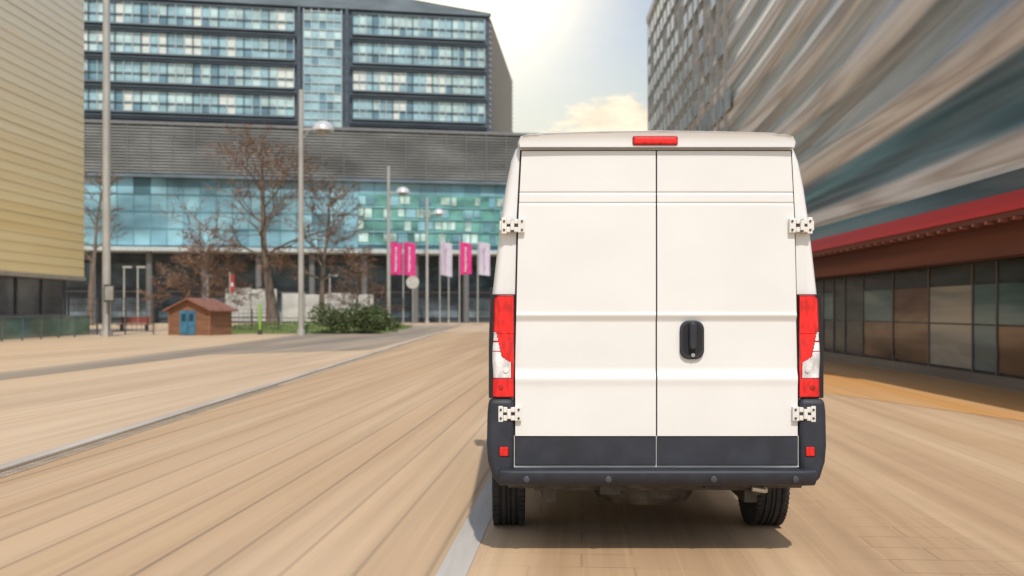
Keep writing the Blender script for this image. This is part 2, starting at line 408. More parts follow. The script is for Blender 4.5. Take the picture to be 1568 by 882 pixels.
def rrect(cx,cz,w,h,r,k=6):
    pts=[]
    for (sx_,sz_,a0) in ((1,1,0),(-1,1,90),(-1,-1,180),(1,-1,270)):
        for i in range(k+1):
            a=math.radians(a0+90*i/k); pts.append((cx+sx_*(w/2-r)+r*math.cos(a),cz+sz_*(h/2-r)+r*math.sin(a)))
    return list(reversed(pts))
b=MB(); b.prism(rrect(.215,1.340,.146,.236,.055),-.044,-.012); b.obj('handle_plate',[m_black],van,bevel=0.008,smooth=True,ang=50,fixn=True)
b=MB(); b.prism(rrect(.215,1.345,.118,.198,.05),-.0455,-.03); b.obj('handle_recess',[m_blk2],van,fixn=True)
b=MB(); b.prism(rrect(.215,1.365,.042,.165,.019),-.080,-.03); b.obj('handle_grip',[m_black],van,bevel=0.010,smooth=True,ang=50,fixn=True)
b=MB(); b.lathe([(.012,0),(.012,-.008),(.0005,-.009)],(.218,-.046,1.248),'y',16,0); b.obj('handle_lock',[m_rim],van,smooth=True)
for yc,xn in ((1.02,'rear'),(4.55,'front')):
    for s,sn in ((-1,'left'),(1,'right')):
        b=MB(); pr=[(.20,-.100),(.25,-.112),(.31,-.114),(.335,-.106),(.347,-.09)]
        xs=[-.09,-.062,-.058,-.05,-.046,-.022,-.018,-.010,-.006,.006,.010,.018,.022,.046,.05,.058,.062,.09]
        for x in xs[1:-1]:
            deep = x in (-.058,-.05,-.018,-.010,.010,.018,.05,.058)
            pr.append((.338 if deep else .349,x))
        pr+=[(.347,.09),(.335,.106),(.31,.114),(.25,.112),(.20,.100)]
        b.lathe(pr,(s*.900,yc,.349),'x',72,0)
        b.lathe([(.20,s*.09),(.19,s*.07),(.10,s*.06),(.06,s*.095),(.001,s*.095)],(s*.900,yc,.349),'x',32,1)
        for i in range(60):
            t=2*math.pi*i/60
            for sd in (-1,1):
                c_=Vector((s*.9+sd*.088,yc+.349*math.cos(t),.349+.349*math.sin(t))); d=Vector((0,-math.sin(t),math.cos(t)))
                p=c_; rr_=Vector((0,math.cos(t),math.sin(t)))
                n=len(b.v); 
                for aa in (-.011,.011):
                    for bb in (-.018,.018):
                        for cc in (-.01,.004): b.v.append(tuple(p+d*aa+Vector((bb,0,0))+rr_*cc))
                for f in [(0,1,3,2),(4,6,7,5),(0,4,5,1),(2,3,7,6),(1,5,7,3),(0,2,6,4)]: b.f.append(tuple(n+q for q in f)); b.m.append(0)
        b.obj(sn+'_'+xn+'_wheel',[m_tyre,m_rim],van,smooth=True,ang=40)
b=MB()
b.box(-.74,.74,.12,5.0,.40,.46,0)
b.tube((-.8,1.02,.33),(.8,1.02,.33),.045,.045,12,0)
b.box(-.68,-.60,.25,1.7,.30,.40,0); b.box(.60,.68,.25,1.7,.30,.40,0)
b.box(-.34,-.22,-.02,.10,.400,.455,0); b.box(-.62,-.50,.02,.12,.425,.455,0); b.box(.30,.42,.0,.12,.428,.455,0)
b.lathe([(.001,-.09),(.30,-.09),(.33,-.05),(.33,.05),(.30,.09),(.001,.09)],(0,.62,.36),'z',32,0)
b.tube((.62,.02,.42),(.66,1.0,.36),.032,.032,12,0)
b.tube((-.9,.05,.445),(.9,.05,.445),.018,.018,8,0)
b.obj('underbody',[m_metal],van)
b=MB(); b.tube((.58,-.03,.438),(.66,-.03,.425),.016,.016,10,0); b.tube((.66,-.03,.425),(.68,.08,.43),.016,.016,10,0)
b.box(-.90,-.72,-.02,0.02,.452,.460,0); b.box(.74,.90,-.02,.02,.452,.460,0)
b.obj('tow_eye_and_brackets',[mat('bare_metal',(0.5,0.44,0.36),0.4,0.6)],van)

# ================= MAIN OFFICE BUILDING =================
ofc=root('glass_office_building',(-2.68,120,0),math.atan2(8,45.4))
def S(u):
    t=(u-784)/F; return (120*t+2.68)/(.9848-.1735*t)
m_navy=mat('office_dark_cladding',(0.055,0.080,0.110),0.35,var=0.25,scale=(.3,1,2.0))
m_navy2=mat('office_side_cladding',(0.20,0.21,0.21),0.5,var=0.2,scale=(.3,.3,2.0))
m_slab=mat('office_slab_edge',(0.12,0.16,0.19),0.5,var=0.2,scale=(.3,1,1))
m_fr=mat('window_frame',(0.40,0.46,0.48),0.5)
gl=[mat('office_glass_a',(0.28,0.45,0.51),0.12,var=.25,scale=(.4,1,.6)),mat('office_glass_b',(0.44,0.60,0.61),0.15,var=.25,scale=(.4,1,.6)),mat('office_glass_c',(0.14,0.26,0.33),0.1,var=.3,scale=(.4,1,.6)),mat('office_blind',(0.62,0.68,0.65),0.5,var=.12,scale=(.5,1,3))]
b=MB(); XL=-75; ROOF=37.0
fp=[(XL,0.3),(0,0.3),(8.5,33),(XL,33)]
for i in range(4):
    x0,y0=fp[i]; x1,y1=fp[(i+1)%4]
    b.quad([(x0,y0,22.4),(x1,y1,22.4),(x1,y1,ROOF),(x0,y0,ROOF)],0 if i!=1 else 1)
b.quad([(x,y,ROOF) for x,y in fp],0)
b.prism([(XL,ROOF-.05),(0.15,ROOF-.05),(0.15,ROOF+.3),(-14.5,ROOF+2.1),(XL,ROOF+6)],-.15,.45,2)
b.obj('upper_block',[m_navy,m_navy2,m_slab],ofc)
b=MB(); dirv=Vector((8.5,32.7,0)).normalized(); nrm=Vector((dirv.y,-dirv.x,0))
for k in range(21):
    z=22.9+k*.68; p0=Vector((0.02,.35,0))+nrm*.02; p1=Vector((8.5,33,0))+nrm*.02
    q=[p0,p1,p1+nrm*.15,p0+nrm*.15]; n=len(b.v)
    for zz in (z,z+.25):
        for p in q: b.v.append((p.x,p.y,zz))
    for f in [(0,1,5,4),(1,2,6,5),(2,3,7,6),(3,0,4,7),(0,3,2,1),(4,5,6,7)]: b.f.append(tuple(n+i for i in f)); b.m.append(0)
b.obj('side_louvres',[mat('side_louvre',(0.36,0.36,0.34),0.5)],ofc)
win=MB(); fr=MB()
def winrow(xa,xb,z0,z1,pw):
    n=max(1,round((xb-xa)/pw)); w_=(xb-xa)/n; zm=z0+(z1-z0)*.42
    for i in range(n):
        xx=xa+i*w_
        a=random.random(); mi=0 if a<.42 else 1 if a<.82 else 2 if a<.88 else 3
        dark=random.random()<.12
        win.quad([(xx+.06,.16,z0),(xx+w_-.06,.16,z0),(xx+w_-.06,.16,zm),(xx+.06,.16,zm)],2 if dark else (mi if random.random()<.7 else 0))
        win.quad([(xx+.06,.16,zm),(xx+w_-.06,.16,zm),(xx+w_-.06,.16,z1),(xx+.06,.16,z1)],mi)
        fr.box(xx-.05,xx+.05,-.02 if i%3 else -.12,.25,z0-.05,z1+.05,0 if i%3 else 2)
    fr.box(xb-.05,xb+.05,-.1,.25,z0-.05,z1+.05,0)
    fr.box(xa,xb,.0,.24,zm-.06,zm+.06,1)
    fr.box(xa,xb,-.08,.25,z1+.05,z1+.15,1); fr.box(xa,xb,-.18,.25,z0-.25,z0-.08,1)
    fr.box(xa-.3,xb+.3,-.05,.25,z0-.62,z0-.54,1)
    fr.box(xa-.3,xb+.3,-.25,.25,z0-.95,z0-.86,2)
for k in range(4):
    z0=24.2+3.32*k; z1=z0+2.25
    winrow(S(540),S(742),z0,z1,.80); winrow(XL+1,S(450),z0,z1,.95)
xa,xb=S(465),S(523); z=22.9
while z<ROOF-.6:
    n=5; w_=(xb-xa)/n
    for i in range(n):
        mi=random.choice([0,0,0,1,2]); win.quad([(xa+i*w_+.05,.12,z),(xa+(i+1)*w_-.05,.12,z),(xa+(i+1)*w_-.05,.12,z+.95),(xa+i*w_+.05,.12,z+.95)],mi)
    fr.box(xa,xb,-.02,.2,z+.95,z+1.05,0); z+=1.05
for i in range(6): fr.box(xa+i*w_-.05,xa+i*w_+.05,-.06,.2,22.6,ROOF-.2,0)
fr.box(S(456),S(460),-.4,.3,22.5,ROOF,2); fr.box(S(529),S(533),-.4,.3,22.5,ROOF,2)
win.obj('windows',gl,ofc); fr.obj('window_frames',[m_fr,m_slab,m_navy],ofc)
b=MB(); PR=6.0
b.box(XL,PR,-.6,30,16.9,22.5,0)
b.box(XL,PR+.15,-1.0,30.1,22.5,22.85,1)
for k in range(16):
    z=17.1+k*.335; b.box(XL,PR+.1,-.82,-.62,z,z+.13,2)
x=XL
while x<PR:
    b.box(x,x+.10,-.95,-.83,16.9,22.5,1); x+=2.4
b.box(XL,PR+.2,-1.1,.5,16.55,16.9,3)
m_lou=mat('louvre_backing',(0.11,0.12,0.125),0.6,var=.35,scale=(.2,1,.3))
b.obj('louvred_storey',[m_lou,mat('louvre_post',(0.16,0.165,0.165),.5),mat('louvre_slat',(0.26,0.27,0.26),.5,var=.35,scale=(.15,1,.4)),m_slab],ofc)
b=MB(); x=XL
gl2=[mat('podium_glass_a',(0.17,0.33,0.40),0.1,var=.5,scale=(.10,1,.25)),mat('podium_glass_b',(0.21,0.39,0.45),0.12,var=.5,scale=(.10,1,.25)),mat('podium_glass_c',(0.13,0.27,0.33),0.1,var=.45,scale=(.12,1,.35)),m_fr,mat('green_reflection',(0.12,0.30,0.27),.2,var=.45,scale=(.3,1,.5)),mat('pale_reflection',(0.40,0.54,0.50),.4,var=.5,scale=(.4,1,.6))]
while x<PR-.1:
    for k in range(4):
        z=8.9+k*1.95; a=random.random()
        b.quad([(x+.04,-.3,z),(x+1.76,-.3,z),(x+1.76,-.3,z+1.9),(x+.04,-.3,z+1.9)],0 if a<.5 else 1 if a<.85 else 2)
    b.box(x-.03,x+.03,-.38,-.2,8.8,16.55,2); x+=1.8
for k in range(5): b.box(XL,PR,-.36,-.2,8.75+k*1.95,8.81+k*1.95,2)
b.box(XL,PR,-.18,29,8.6,16.54,2)
b.obj('podium_glazing',gl2,ofc)
# painted reflections in the glass: rows of pale and green panes behind slim frames
b=MB(); rg=random.Random(5)
b.box(S(548),S(768),-.52,-.45,9.3,15.2,0)
for r in range(4):
    x=S(549); zb=9.45+r*1.45
    while x<S(765):
        w_=rg.choice((.55,.8,1.1))
        if rg.random()<.62:
            h0=rg.uniform(0,.25); b.box(x,x+w_,-.60,-.54,zb+h0,zb+1.12,rg.choice((1,1,2,3)))
        x+=w_+.16
    b.box(S(549),S(767),-.66,-.53,zb-.20,zb-.10,2)
x=S(548)
while x<S(768): b.box(x,x+.07,-.74,-.67,9.2,15.3,3); x+=1.8
b.obj('painted_reflection_panes',[gl2[4],gl2[5],gl2[1],gl2[2]],ofc)
b=MB()
b.box(XL,PR+.3,-2.4,2,8.15,8.6,0)
b.box(XL,PR,3,28,0,8.15,1)
x=XL
while x<PR:
    b.tube((x,-1,0),(x,-1,8.15),.35,.35,10,2); 
    b.box(x+.3,x+5.5,2.85,2.98,.6,3.0,3 if random.random()<.5 else 4); b.box(x+.3,x+5.6,2.8,2.98,3.6,3.8,2); b.box(x+.3,x+5.5,2.85,2.98,4.2,7.0,4); x+=6
b.obj('ground_storey',[mat('ledge_white',(0.45,0.50,0.50),.5),mat('undercroft',(0.045,0.055,0.07),.5,var=.5,scale=(.3,.3,.5)),mat('column_grey',(0.14,0.145,0.15),.6),mat('lobby_glass_a',(0.12,0.16,0.19),.2,var=.5,scale=(.4,1,.6)),mat('lobby_glass_b',(0.05,0.08,0.10),.2,var=.5,scale=(.4,1,.6))],ofc)

# ================= YELLOW BUILDING (left) =================
yb=root('golden_clad_building',(-25.8,60,0))
def goldmat():
    m=mat('gold_cladding',(0.82,0.61,0.24),0.45,c2=(0.92,0.83,0.50),scale=(.3,.02,1.1),lo=.3,hi=.7,detail=5)
    nt=m.node_tree; b=nt.nodes['Principled BSDF']; src=b.inputs['Base Color'].links[0].from_socket
    tc=nd(nt,'ShaderNodeTexCoord'); sp=nd(nt,'ShaderNodeSeparateXYZ'); nt.links.new(tc.outputs['Object'],sp.inputs[0])
    mr=nd(nt,'ShaderNodeMapRange'); nt.links.new(sp.outputs[2],mr.inputs[0]); mr.inputs[1].default_value=7; mr.inputs[2].default_value=20
    mx=nd(nt,'ShaderNodeMix',data_type='RGBA'); nt.links.new(mr.outputs[0],mx.inputs[0]); nt.links.new(src,mx.inputs[6]); mx.inputs[7].default_value=(0.86,0.81,0.68,1)
    nt.links.new(mx.outputs[2],b.inputs['Base Color']); return m
m_gold=goldmat()
b=MB(); b.box(-20,0,-52,0,3.5,27,0)
for k in range(46):
    z=3.55+k*.51; b.box(-20,.012,-52.03,.02,z,z+.03+.03*(k%3==0),1)
b.box(-20,.08,-52.08,.08,3.3,3.5,2)
b.obj('cladding',[m_gold,mat('gold_joint',(0.68,0.55,0.30),.45,var=.2,scale=(.3,.05,1)),mat('soffit',(0.35,0.33,0.29),.6)],yb)
b=MB(); b.box(-18,-.9,-50,-.8,0,3.3,0)
for k in range(18): b.box(-.9,-.8,-50+k*2.9,-49.9+k*2.9,0,3.3,1)
b.box(-.9,-.78,-50,-.8,1.2,1.3,1)
for k in range(5): b.box(-5.5+k*1.1,-5.42+k*1.1,-.8,-.7,0,3.3,1)
b.obj('recessed_ground_floor',[mat('dark_lobby',(0.06,0.07,0.10),.15,var=.6,scale=(.5,.3,.6)),mat('lobby_mullion',(0.14,0.14,0.15),.5)],yb)
rail=root('glass_railing',(-24.6,52,0))
b=MB()
for k in range(8):
    b.box(-.02,.02,-10+k*2.0+.05,-8+k*2.0-.05,.1,1.15,0); b.box(-.04,.04,-10+k*2-.03,-10+k*2+.03,0,1.2,1)
b.box(-.04,.04,-10,6,1.16,1.22,1)
b.obj('panels',[mat('railing_glass',(0.10,0.17,0.14),.1,var=.3,scale=(1,.3,1)),m_slab],rail)

# ================= RIGHT BUILDING =================
rb=root('streamlined_glass_building',(9.0,0,0),-math.atan(.02))
def streakmat(name,cols,sc,rough=.3,dist=.6,stops=None,spec=.5):
    m=bpy.data.materials.new(name); m.use_nodes=True; nt=m.node_tree; b=nt.nodes['Principled BSDF']; b.inputs['Roughness'].default_value=rough; b.inputs['Specular IOR Level'].default_value=spec
    tc=nd(nt,'ShaderNodeTexCoord'); mp=nd(nt,'ShaderNodeMapping'); mp.inputs['Scale'].default_value=sc; nt.links.new(tc.outputs['Object'],mp.inputs[0])
    n=nd(nt,'ShaderNodeTexNoise'); n.inputs['Scale'].default_value=1; n.inputs['Detail'].default_value=4; n.inputs['Distortion'].default_value=dist; nt.links.new(mp.outputs[0],n.inputs['Vector'])
    cr=nd(nt,'ShaderNodeValToRGB'); nt.links.new(n.outputs[0],cr.inputs[0]); e=cr.color_ramp.elements
    stops=stops or [.3+.4*i/(len(cols)-1) for i in range(len(cols))]
    e[0].position=stops[0]; e[0].color=(*cols[0],1); e[1].position=stops[-1]; e[1].color=(*cols[-1],1)
    for s_,c_ in zip(stops[1:-1],cols[1:-1]):
        q=e.new(s_); q.color=(*c_,1)
    nt.links.new(cr.outputs[0],b.inputs['Base Color']); return m
Y0,Y1=12.0,76.0; TOP=23.4; PER=1.55
def facade_mat():
    m=bpy.data.materials.new('swept_facade'); m.use_nodes=True; nt=m.node_tree; b=nt.nodes['Principled BSDF']; L=nt.links.new
    uv=nd(nt,'ShaderNodeUVMap'); uv.uv_map='sweep'
    def noise(src,sc,det,dist=0.0,off=(0,0,0)):
        q=nd(nt,'ShaderNodeMapping'); q.inputs['Scale'].default_value=sc; q.inputs['Location'].default_value=off; L(src,q.inputs[0])
        n=nd(nt,'ShaderNodeTexNoise'); n.inputs['Scale'].default_value=1; n.inputs['Detail'].default_value=det; n.inputs['Distortion'].default_value=dist; L(q.outputs[0],n.inputs['Vector']); return n.outputs[0]
    def ramp(src,stops):
        cr=nd(nt,'ShaderNodeValToRGB'); L(src,cr.inputs[0]); e=cr.color_ramp.elements
        e[0].position=stops[0][0]; e[0].color=(*stops[0][1],1); e[1].position=stops[-1][0]; e[1].color=(*stops[-1][1],1)
        for s_,c_ in stops[1:-1]:
            q=e.new(s_); q.color=(*c_,1)
        return cr.outputs[0]
    def M(op,a,b2=None,c=None):
        n=nd(nt,'ShaderNodeMath',operation=op)
        for i,x in enumerate((a,b2,c)):
            if x is None: continue
            if isinstance(x,(int,float)): n.inputs[i].default_value=x
            else: L(x,n.inputs[i])
        return n.outputs[0]
    def mix(f,a,b2,bt='MIX'):
        n=nd(nt,'ShaderNodeMix',data_type='RGBA',blend_type=bt)
        if isinstance(f,float): n.inputs[0].default_value=f
        else: L(f,n.inputs[0])
        L(a,n.inputs[6]); L(b2,n.inputs[7]); return n.outputs[2]
    sp=nd(nt,'ShaderNodeSeparateXYZ'); L(uv.outputs[0],sp.inputs[0])
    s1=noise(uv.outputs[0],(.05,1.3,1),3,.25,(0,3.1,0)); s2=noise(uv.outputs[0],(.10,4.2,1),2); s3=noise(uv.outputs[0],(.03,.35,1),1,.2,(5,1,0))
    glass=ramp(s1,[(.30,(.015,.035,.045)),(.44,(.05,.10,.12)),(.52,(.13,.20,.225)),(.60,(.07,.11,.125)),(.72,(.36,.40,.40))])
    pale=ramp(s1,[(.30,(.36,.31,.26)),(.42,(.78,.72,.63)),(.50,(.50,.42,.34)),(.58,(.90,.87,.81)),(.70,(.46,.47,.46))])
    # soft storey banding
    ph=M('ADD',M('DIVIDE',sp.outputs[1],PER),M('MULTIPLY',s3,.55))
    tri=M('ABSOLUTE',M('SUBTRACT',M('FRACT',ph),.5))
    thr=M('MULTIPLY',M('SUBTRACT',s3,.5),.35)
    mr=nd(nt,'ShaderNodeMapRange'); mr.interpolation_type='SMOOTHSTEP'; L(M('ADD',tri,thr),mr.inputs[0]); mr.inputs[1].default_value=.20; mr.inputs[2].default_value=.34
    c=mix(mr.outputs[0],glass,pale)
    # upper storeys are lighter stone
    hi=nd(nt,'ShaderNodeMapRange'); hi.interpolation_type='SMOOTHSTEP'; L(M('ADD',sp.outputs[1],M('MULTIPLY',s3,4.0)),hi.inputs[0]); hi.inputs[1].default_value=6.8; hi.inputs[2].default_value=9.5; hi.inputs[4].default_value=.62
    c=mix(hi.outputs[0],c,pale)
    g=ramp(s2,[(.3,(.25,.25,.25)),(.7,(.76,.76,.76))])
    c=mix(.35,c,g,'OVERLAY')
    L(c,b.inputs['Base Color'])
    r2=nd(nt,'ShaderNodeMapRange'); L(mr.outputs[0],r2.inputs[0]); r2.inputs[3].default_value=.14; r2.inputs[4].default_value=.5; L(r2.outputs[0],b.inputs['Roughness'])
    return m
m_fac=facade_mat(); m_rs=streakmat('pale_spandrel',[(0.34,0.31,0.27),(0.62,0.58,0.52),(0.78,0.76,0.72)],(1,.045,1.2),rough=.4)
m_rg=streakmat('streaked_glass',[(0.03,0.05,0.06),(0.08,0.12,0.135),(0.22,0.25,0.25)],(1,.05,1.5),rough=.15)
b=MB(); b.box(.15,25,Y0,Y1,3.6,TOP,0); b.box(-.25,25.1,Y0-.1,Y1+.15,TOP,TOP+.5,1)
b.obj('main_block',[m_rg,m_rs],rb)
NY,NZ=80,190; verts=[];uvs=[];faces=[]
def sweep(y):
    t=max(0,(48-y)/36); return 2.9*t**1.5
for i in range(NY+1):
    y=Y0+(Y1-Y0)*i/NY
    for j in range(NZ+1):
        z=4.0+(TOP-4.0)*j/NZ; wgt=min(1,max(0,(z-4.3)/6)); zp=z-sweep(y)*wgt
        d=math.cos(2*math.pi*(zp/PER+.27)) 
        x=-.06-.045*d
        verts.append((min(x,.10),y,z)); uvs.append((y,zp))
for i in range(NY):
    for j in range(NZ):
        a=i*(NZ+1)+j; faces.append((a,a+NZ+1,a+NZ+2,a+1))
me=bpy.data.meshes.new('swept_facade'); me.from_pydata(verts,[],faces); me.materials.append(m_fac)
uvl=me.uv_layers.new(name='sweep')
for lp in me.loops: uvl.data[lp.index].uv=uvs[lp.vertex_index]
me.shade_smooth(); fo=bpy.data.objects.new('swept_facade',me); col.objects.link(fo); fo.parent=rb
b=MB(); y=44
gm=streakmat('far_window_glass',[(0.10,0.15,0.18),(0.28,0.35,0.39),(0.58,0.60,0.58)],(1,.5,.6),rough=.15)
while y<Y1-1.2:
    for k in range(13):
        z=4.8+k*1.42
        if random.random()<min(.9,(y-40)/14): b.box(-.235,-.20,y,y+1.25,z,z+.85,0)
    b.box(-.25,-.02,y+1.42,y+1.50,4.5,TOP-.05,1); y+=1.75
b.obj('window_grid',[gm,mat('fin_grey',(0.50,0.51,0.49),.4)],rb)
b=MB()
for k in range(6): b.box(.3,24,Y1+.02,Y1+.1,5+k*3.1,6.6+k*3.1,0)
b.obj('end_windows',[gl[2]],rb)
m_can=mat('canopy_red',(0.60,0.016,0.028),.4,c2=(0.32,0.012,0.018),scale=(1,.07,4))
m_cu=mat('canopy_underside',(0.085,0.022,0.018),.6,c2=(0.19,0.06,0.04),scale=(1,.06,2))
b=MB(); b.box(-1.25,-.01,Y0,Y1-20,3.14,3.44,0); b.box(-1.2,-.01,Y0,Y1-20,3.04,3.14,1); b.box(-.28,-.01,Y0,Y1,3.445,4.05,2); b.box(-.5,-.01,Y0,Y1-20,2.5,3.04,1)
y=Y0
while y<Y1-20: b.box(-1.22,-1.1,y,y+.10,2.99,3.04,3); y+=.5
b.obj('entrance_canopy',[m_can,m_cu,m_rg,mat('canopy_bracket',(0.30,0.10,0.08),.5)],rb)
# shopfront panes, doors and interior tones
sf=[streakmat('shop_glass_dark',[(0.012,0.018,0.022),(0.04,0.055,0.062),(0.11,0.13,0.135)],(1,.15,1.2),rough=.2,spec=.25),
    streakmat('shop_glass_teal',[(0.03,0.07,0.085),(0.09,0.17,0.19),(0.24,0.32,0.32)],(1,.15,1.2),rough=.2,spec=.25),
    streakmat('shop_glass_warm',[(0.05,0.03,0.022),(0.16,0.095,0.06),(0.34,0.24,0.16)],(1,.15,1.2),rough=.25,spec=.25),
    streakmat('shop_glass_light',[(0.12,0.14,0.14),(0.30,0.31,0.29),(0.48,0.46,0.40)],(1,.15,1.2),rough=.25,spec=.25)]
b=MB(); b.box(.3,24,Y0,Y1,0,3.6,0); b2=MB(); y=Y0; rg=random.Random(9)
while y<Y1-1.5:
    w_=rg.choice((1.1,1.6,2.3)); k0=rg.choice((0,0,1,2,0,3,1))
    b.box(.26,.298,y+.03,y+w_-.03,.28,1.2,k0); b.box(.26,.298,y+.03,y+w_-.03,1.24,2.05,rg.choice((k0,0,1))); b.box(.26,.298,y+.03,y+w_-.03,2.1,2.62,0)
    b2.box(.235,.258,y-.03,y+.03,0,2.5,0); y+=w_
b2.box(.12,.25,17.9,18.25,0,2.5,0)
b2.box(.2,.299,Y0,Y1,0,.22,1)
b.obj('shopfront',sf,rb); b2.obj('shopfront_posts',[mat('post_brown',(0.12,0.11,0.105),.5),mat('plinth',(0.24,0.205,0.17),.6,var=.3,scale=(1,.1,1))],rb)

# ================= STREET FURNITURE =================
m_pole=mat('galvanised_steel',(0.42,0.42,0.40),.45,metal=.2,var=.12,scale=(2,2,.6))
m_dome=mat('lamp_dome',(0.62,0.64,0.65),.25,metal=.2)
m_diff=mat('lamp_diffuser',(0.40,0.40,0.37),.4)
def lamp(u,Y,top,r,arm=True):
    o=root('street_lamp',(U(u,Y),Y,0)); b=MB()
    b.tube((0,0,0),(0,0,top),r,r*.8,14,0); b.tube((0,0,0),(0,0,.35),r*1.5,r*1.5,14,0)
    if arm:
        z=H+(HZ-199)/F*60
        b.tube((0,0,z),(1.3,0,z+.05),.06,.06,8,0); b.tube((0,0,z-.7),(.5,0,z),.04,.04,8,0)
    b.obj('pole',[m_pole],o,smooth=True)
    if arm:
        b=MB(); pr=[(.66*math.cos(a),.60*math.sin(a)) for a in [math.pi/2*i/6 for i in range(7)]]
        pr=[(max(r_,.001),h) for r_,h in pr]
        b.lathe([(.3,-.04)]+pr,(1.32,0,z-.05),'z',24,0); b.lathe([(.34,-.18),(.40,-.02)],(1.32,0,z-.08),'z',20,1)
        b.obj('dome_head',[m_dome,m_diff],o,smooth=True)
    return o
lamp(163,58,26,.24,False)
lamp(461,60,14.8,.17)
lamp(595,92,14.8,.17)
lamp(654,112,14.2,.16)
lamp(687,112,9.5,.08,False)
for u in (190,211,318,505):
    o=root('street_lamp',(U(u,95),95,0)); b=MB(); hh=5.6 if u<300 else 4.8; b.tube((0,0,0),(0,0,hh),.09,.07,10,0); b.box(-.1,.75,-.12,.12,hh-.05,hh+.12,0); b.obj('pole_and_head',[m_pole],o)
m_pk=mat('pink_flag',(0.62,0.02,0.19),.7,c2=(0.72,0.06,0.28),scale=(3,1,1)); m_lv=mat('lavender_flag',(0.52,0.47,0.60),.7,c2=(0.66,0.62,0.70),scale=(3,1,1)); m_wt=mat('flag_lettering',(0.72,0.6,0.68),.7); m_lt2=mat('flag_lettering_pale',(0.58,0.40,0.55),.7)
for u,Y,mt in ((597,100,m_pk),(617.5,100,m_pk),(673.5,100,m_lv),(703.5,100,m_pk),(731.5,100,m_lv)):
    o=root('banner_flag',(U(u,Y),Y,0)); b=MB(); b.tube((0,0,0),(0,0,8.9),.07,.05,10,0); b.obj('mast',[m_pole],o)
    b=MB(); N=10
    for i in range(N):
        x0=.08+1.15*i/N; x1=.08+1.15*(i+1)/N; ya=.16*math.sin(x0*5+u); yb_=.16*math.sin(x1*5+u)
        b.quad([(x0,ya,5.1-.22*x0*math.sin(u)),(x1,yb_,5.1-.22*x1*math.sin(u)),(x1,yb_,8.4-.16*x1),(x0,ya,8.4-.16*x0)],0)
    b.obj('cloth',[mt],o,smooth=True)
    b=MB()
    for k in range(9):
        z=5.4+k*.28; b.box(.54,.74-.06*(k%3==0),-.20,-.19,z,z+.18,0)
    b.obj('lettering',[m_wt if mt is m_pk else m_lt2],o)
o=root('round_traffic_sign',(U(632,85),85,0)); b=MB(); b.tube((0,0,0),(0,0,3.6),.05,.05,8,0); b.lathe([(.55,0),(.55,-.04),(.001,-.04)],(0,-.06,3.9),'y',24,1); b.obj('post_and_disc',[m_pole,mat('sign_white',(0.5,0.5,0.47),.5)],o)
o=root('information_sign',(U(170,57.6),57.3,0)); b=MB(); b.box(-.28,.32,-.05,.05,2.0,3.0,0); b.box(-.22,.26,-.055,-.051,2.1,2.9,1); b.tube((0,0,0),(0,0,2.0),.04,.04,8,0); b.obj('board',[m_metal,mat('sign_grey',(0.3,0.3,0.28),.5)],o)
o=root('red_banner_sign',(U(352,75),75,0)); b=MB(); b.tube((0,0,0),(0,0,4.4),.05,.05,8,0); b.box(.05,.32,-.04,.04,2.9,4.2,1); b.box(.1,.27,-.045,-.041,3.3,3.6,2); b.obj('banner_and_post',[m_pole,mat('sign_red',(0.38,0.05,0.045),.5),m_wt],o)
o=root('green_marker_post',(U(398,62),62,0)); b=MB(); b.lathe([(.08,0),(.08,1.5),(.05,1.62),(.001,1.66)],(0,0,0.3),'z',14,0); b.box(-.12,.12,-.12,.12,0,.3,1); b.obj('post',[mat('lime_paint',(0.22,0.46,0.05),.5),m_metal],o)
sh=root('wooden_garden_shed',(U(290,60),60,0),math.radians(-14))
m_wood=mat('shed_wood',(0.30,0.15,0.085),.7,c2=(0.20,0.10,0.06),scale=(.6,.6,9)); m_roof=mat('shed_roof',(0.24,0.11,0.08),.7,var=.25,scale=(4,4,4))
b=MB(); b.prism([(-1.35,0),(1.35,0),(1.35,1.55),(0,2.15),(-1.35,1.55)],0,2.6,0)
for k in range(10): b.box(-1.37,1.37,-.015,-.002,.12+k*.15,.135+k*.15,2)
for s in (-1,1): b.box(s*1.35-.06,s*1.35+.06,-.05,.05,0,1.55,0)
for s in (-1,1):
    pts=[(0,-.3,2.17),(s*1.65,-.3,1.43),(s*1.65,2.85,1.43),(0,2.85,2.17)]
    up=[(p[0],p[1],p[2]+.09) for p in pts]; b.quad(pts,1); b.quad(up,1)
    for i in range(4): j=(i+1)%4; b.quad([pts[i],pts[j],up[j],up[i]],1)
b.obj('walls_and_roof',[m_wood,m_roof,mat('board_gap',(0.10,0.05,0.03),.8)],sh,fixn=True)
b=MB(); b.box(-.62,.42,-.06,-.02,.05,1.5,0); b.box(-.12,-.09,-.07,-.061,.05,1.5,1)
for x in (-.36,.16): b.box(x-.15,x+.15,-.068,-.061,.85,1.3,1)
b.obj('blue_door',[mat('blue_paint',(0.05,0.17,0.28),.5,var=.2),mat('door_dark',(0.02,0.06,0.10),.3)],sh)
m_fst=mat('fence_steel',(0.07,0.07,0.07),.5)
def fence(u0,Y,L_,h=2.0):
    fe=root('wire_mesh_fence',(U(u0,Y),Y,0)); b=MB()
    x=0
    while x<=L_: b.tube((x,0,0),(x,0,h),.05,.05,6,0); x+=1.75
    for k in range(6): z=.25+k*(h-.27)/5; b.tube((0,0,z),(L_-.1,0,z),.022,.022,4,0)
    x=0
    while x<L_: b.tube((x,0.02,.2),(x,0.02,h-.05),.012,.012,3,0,False); x+=.3
    b.obj('panels',[m_fst],fe)
fence(105,61.5,5.4,2.3); fence(345,66,3.5,1.6)
fe=root('metal_barrier',(U(430,70),70,0)); b=MB()
for k in range(6): b.tube((k*1.3,0,0),(k*1.3,0,1.3),.04,.04,6,0)
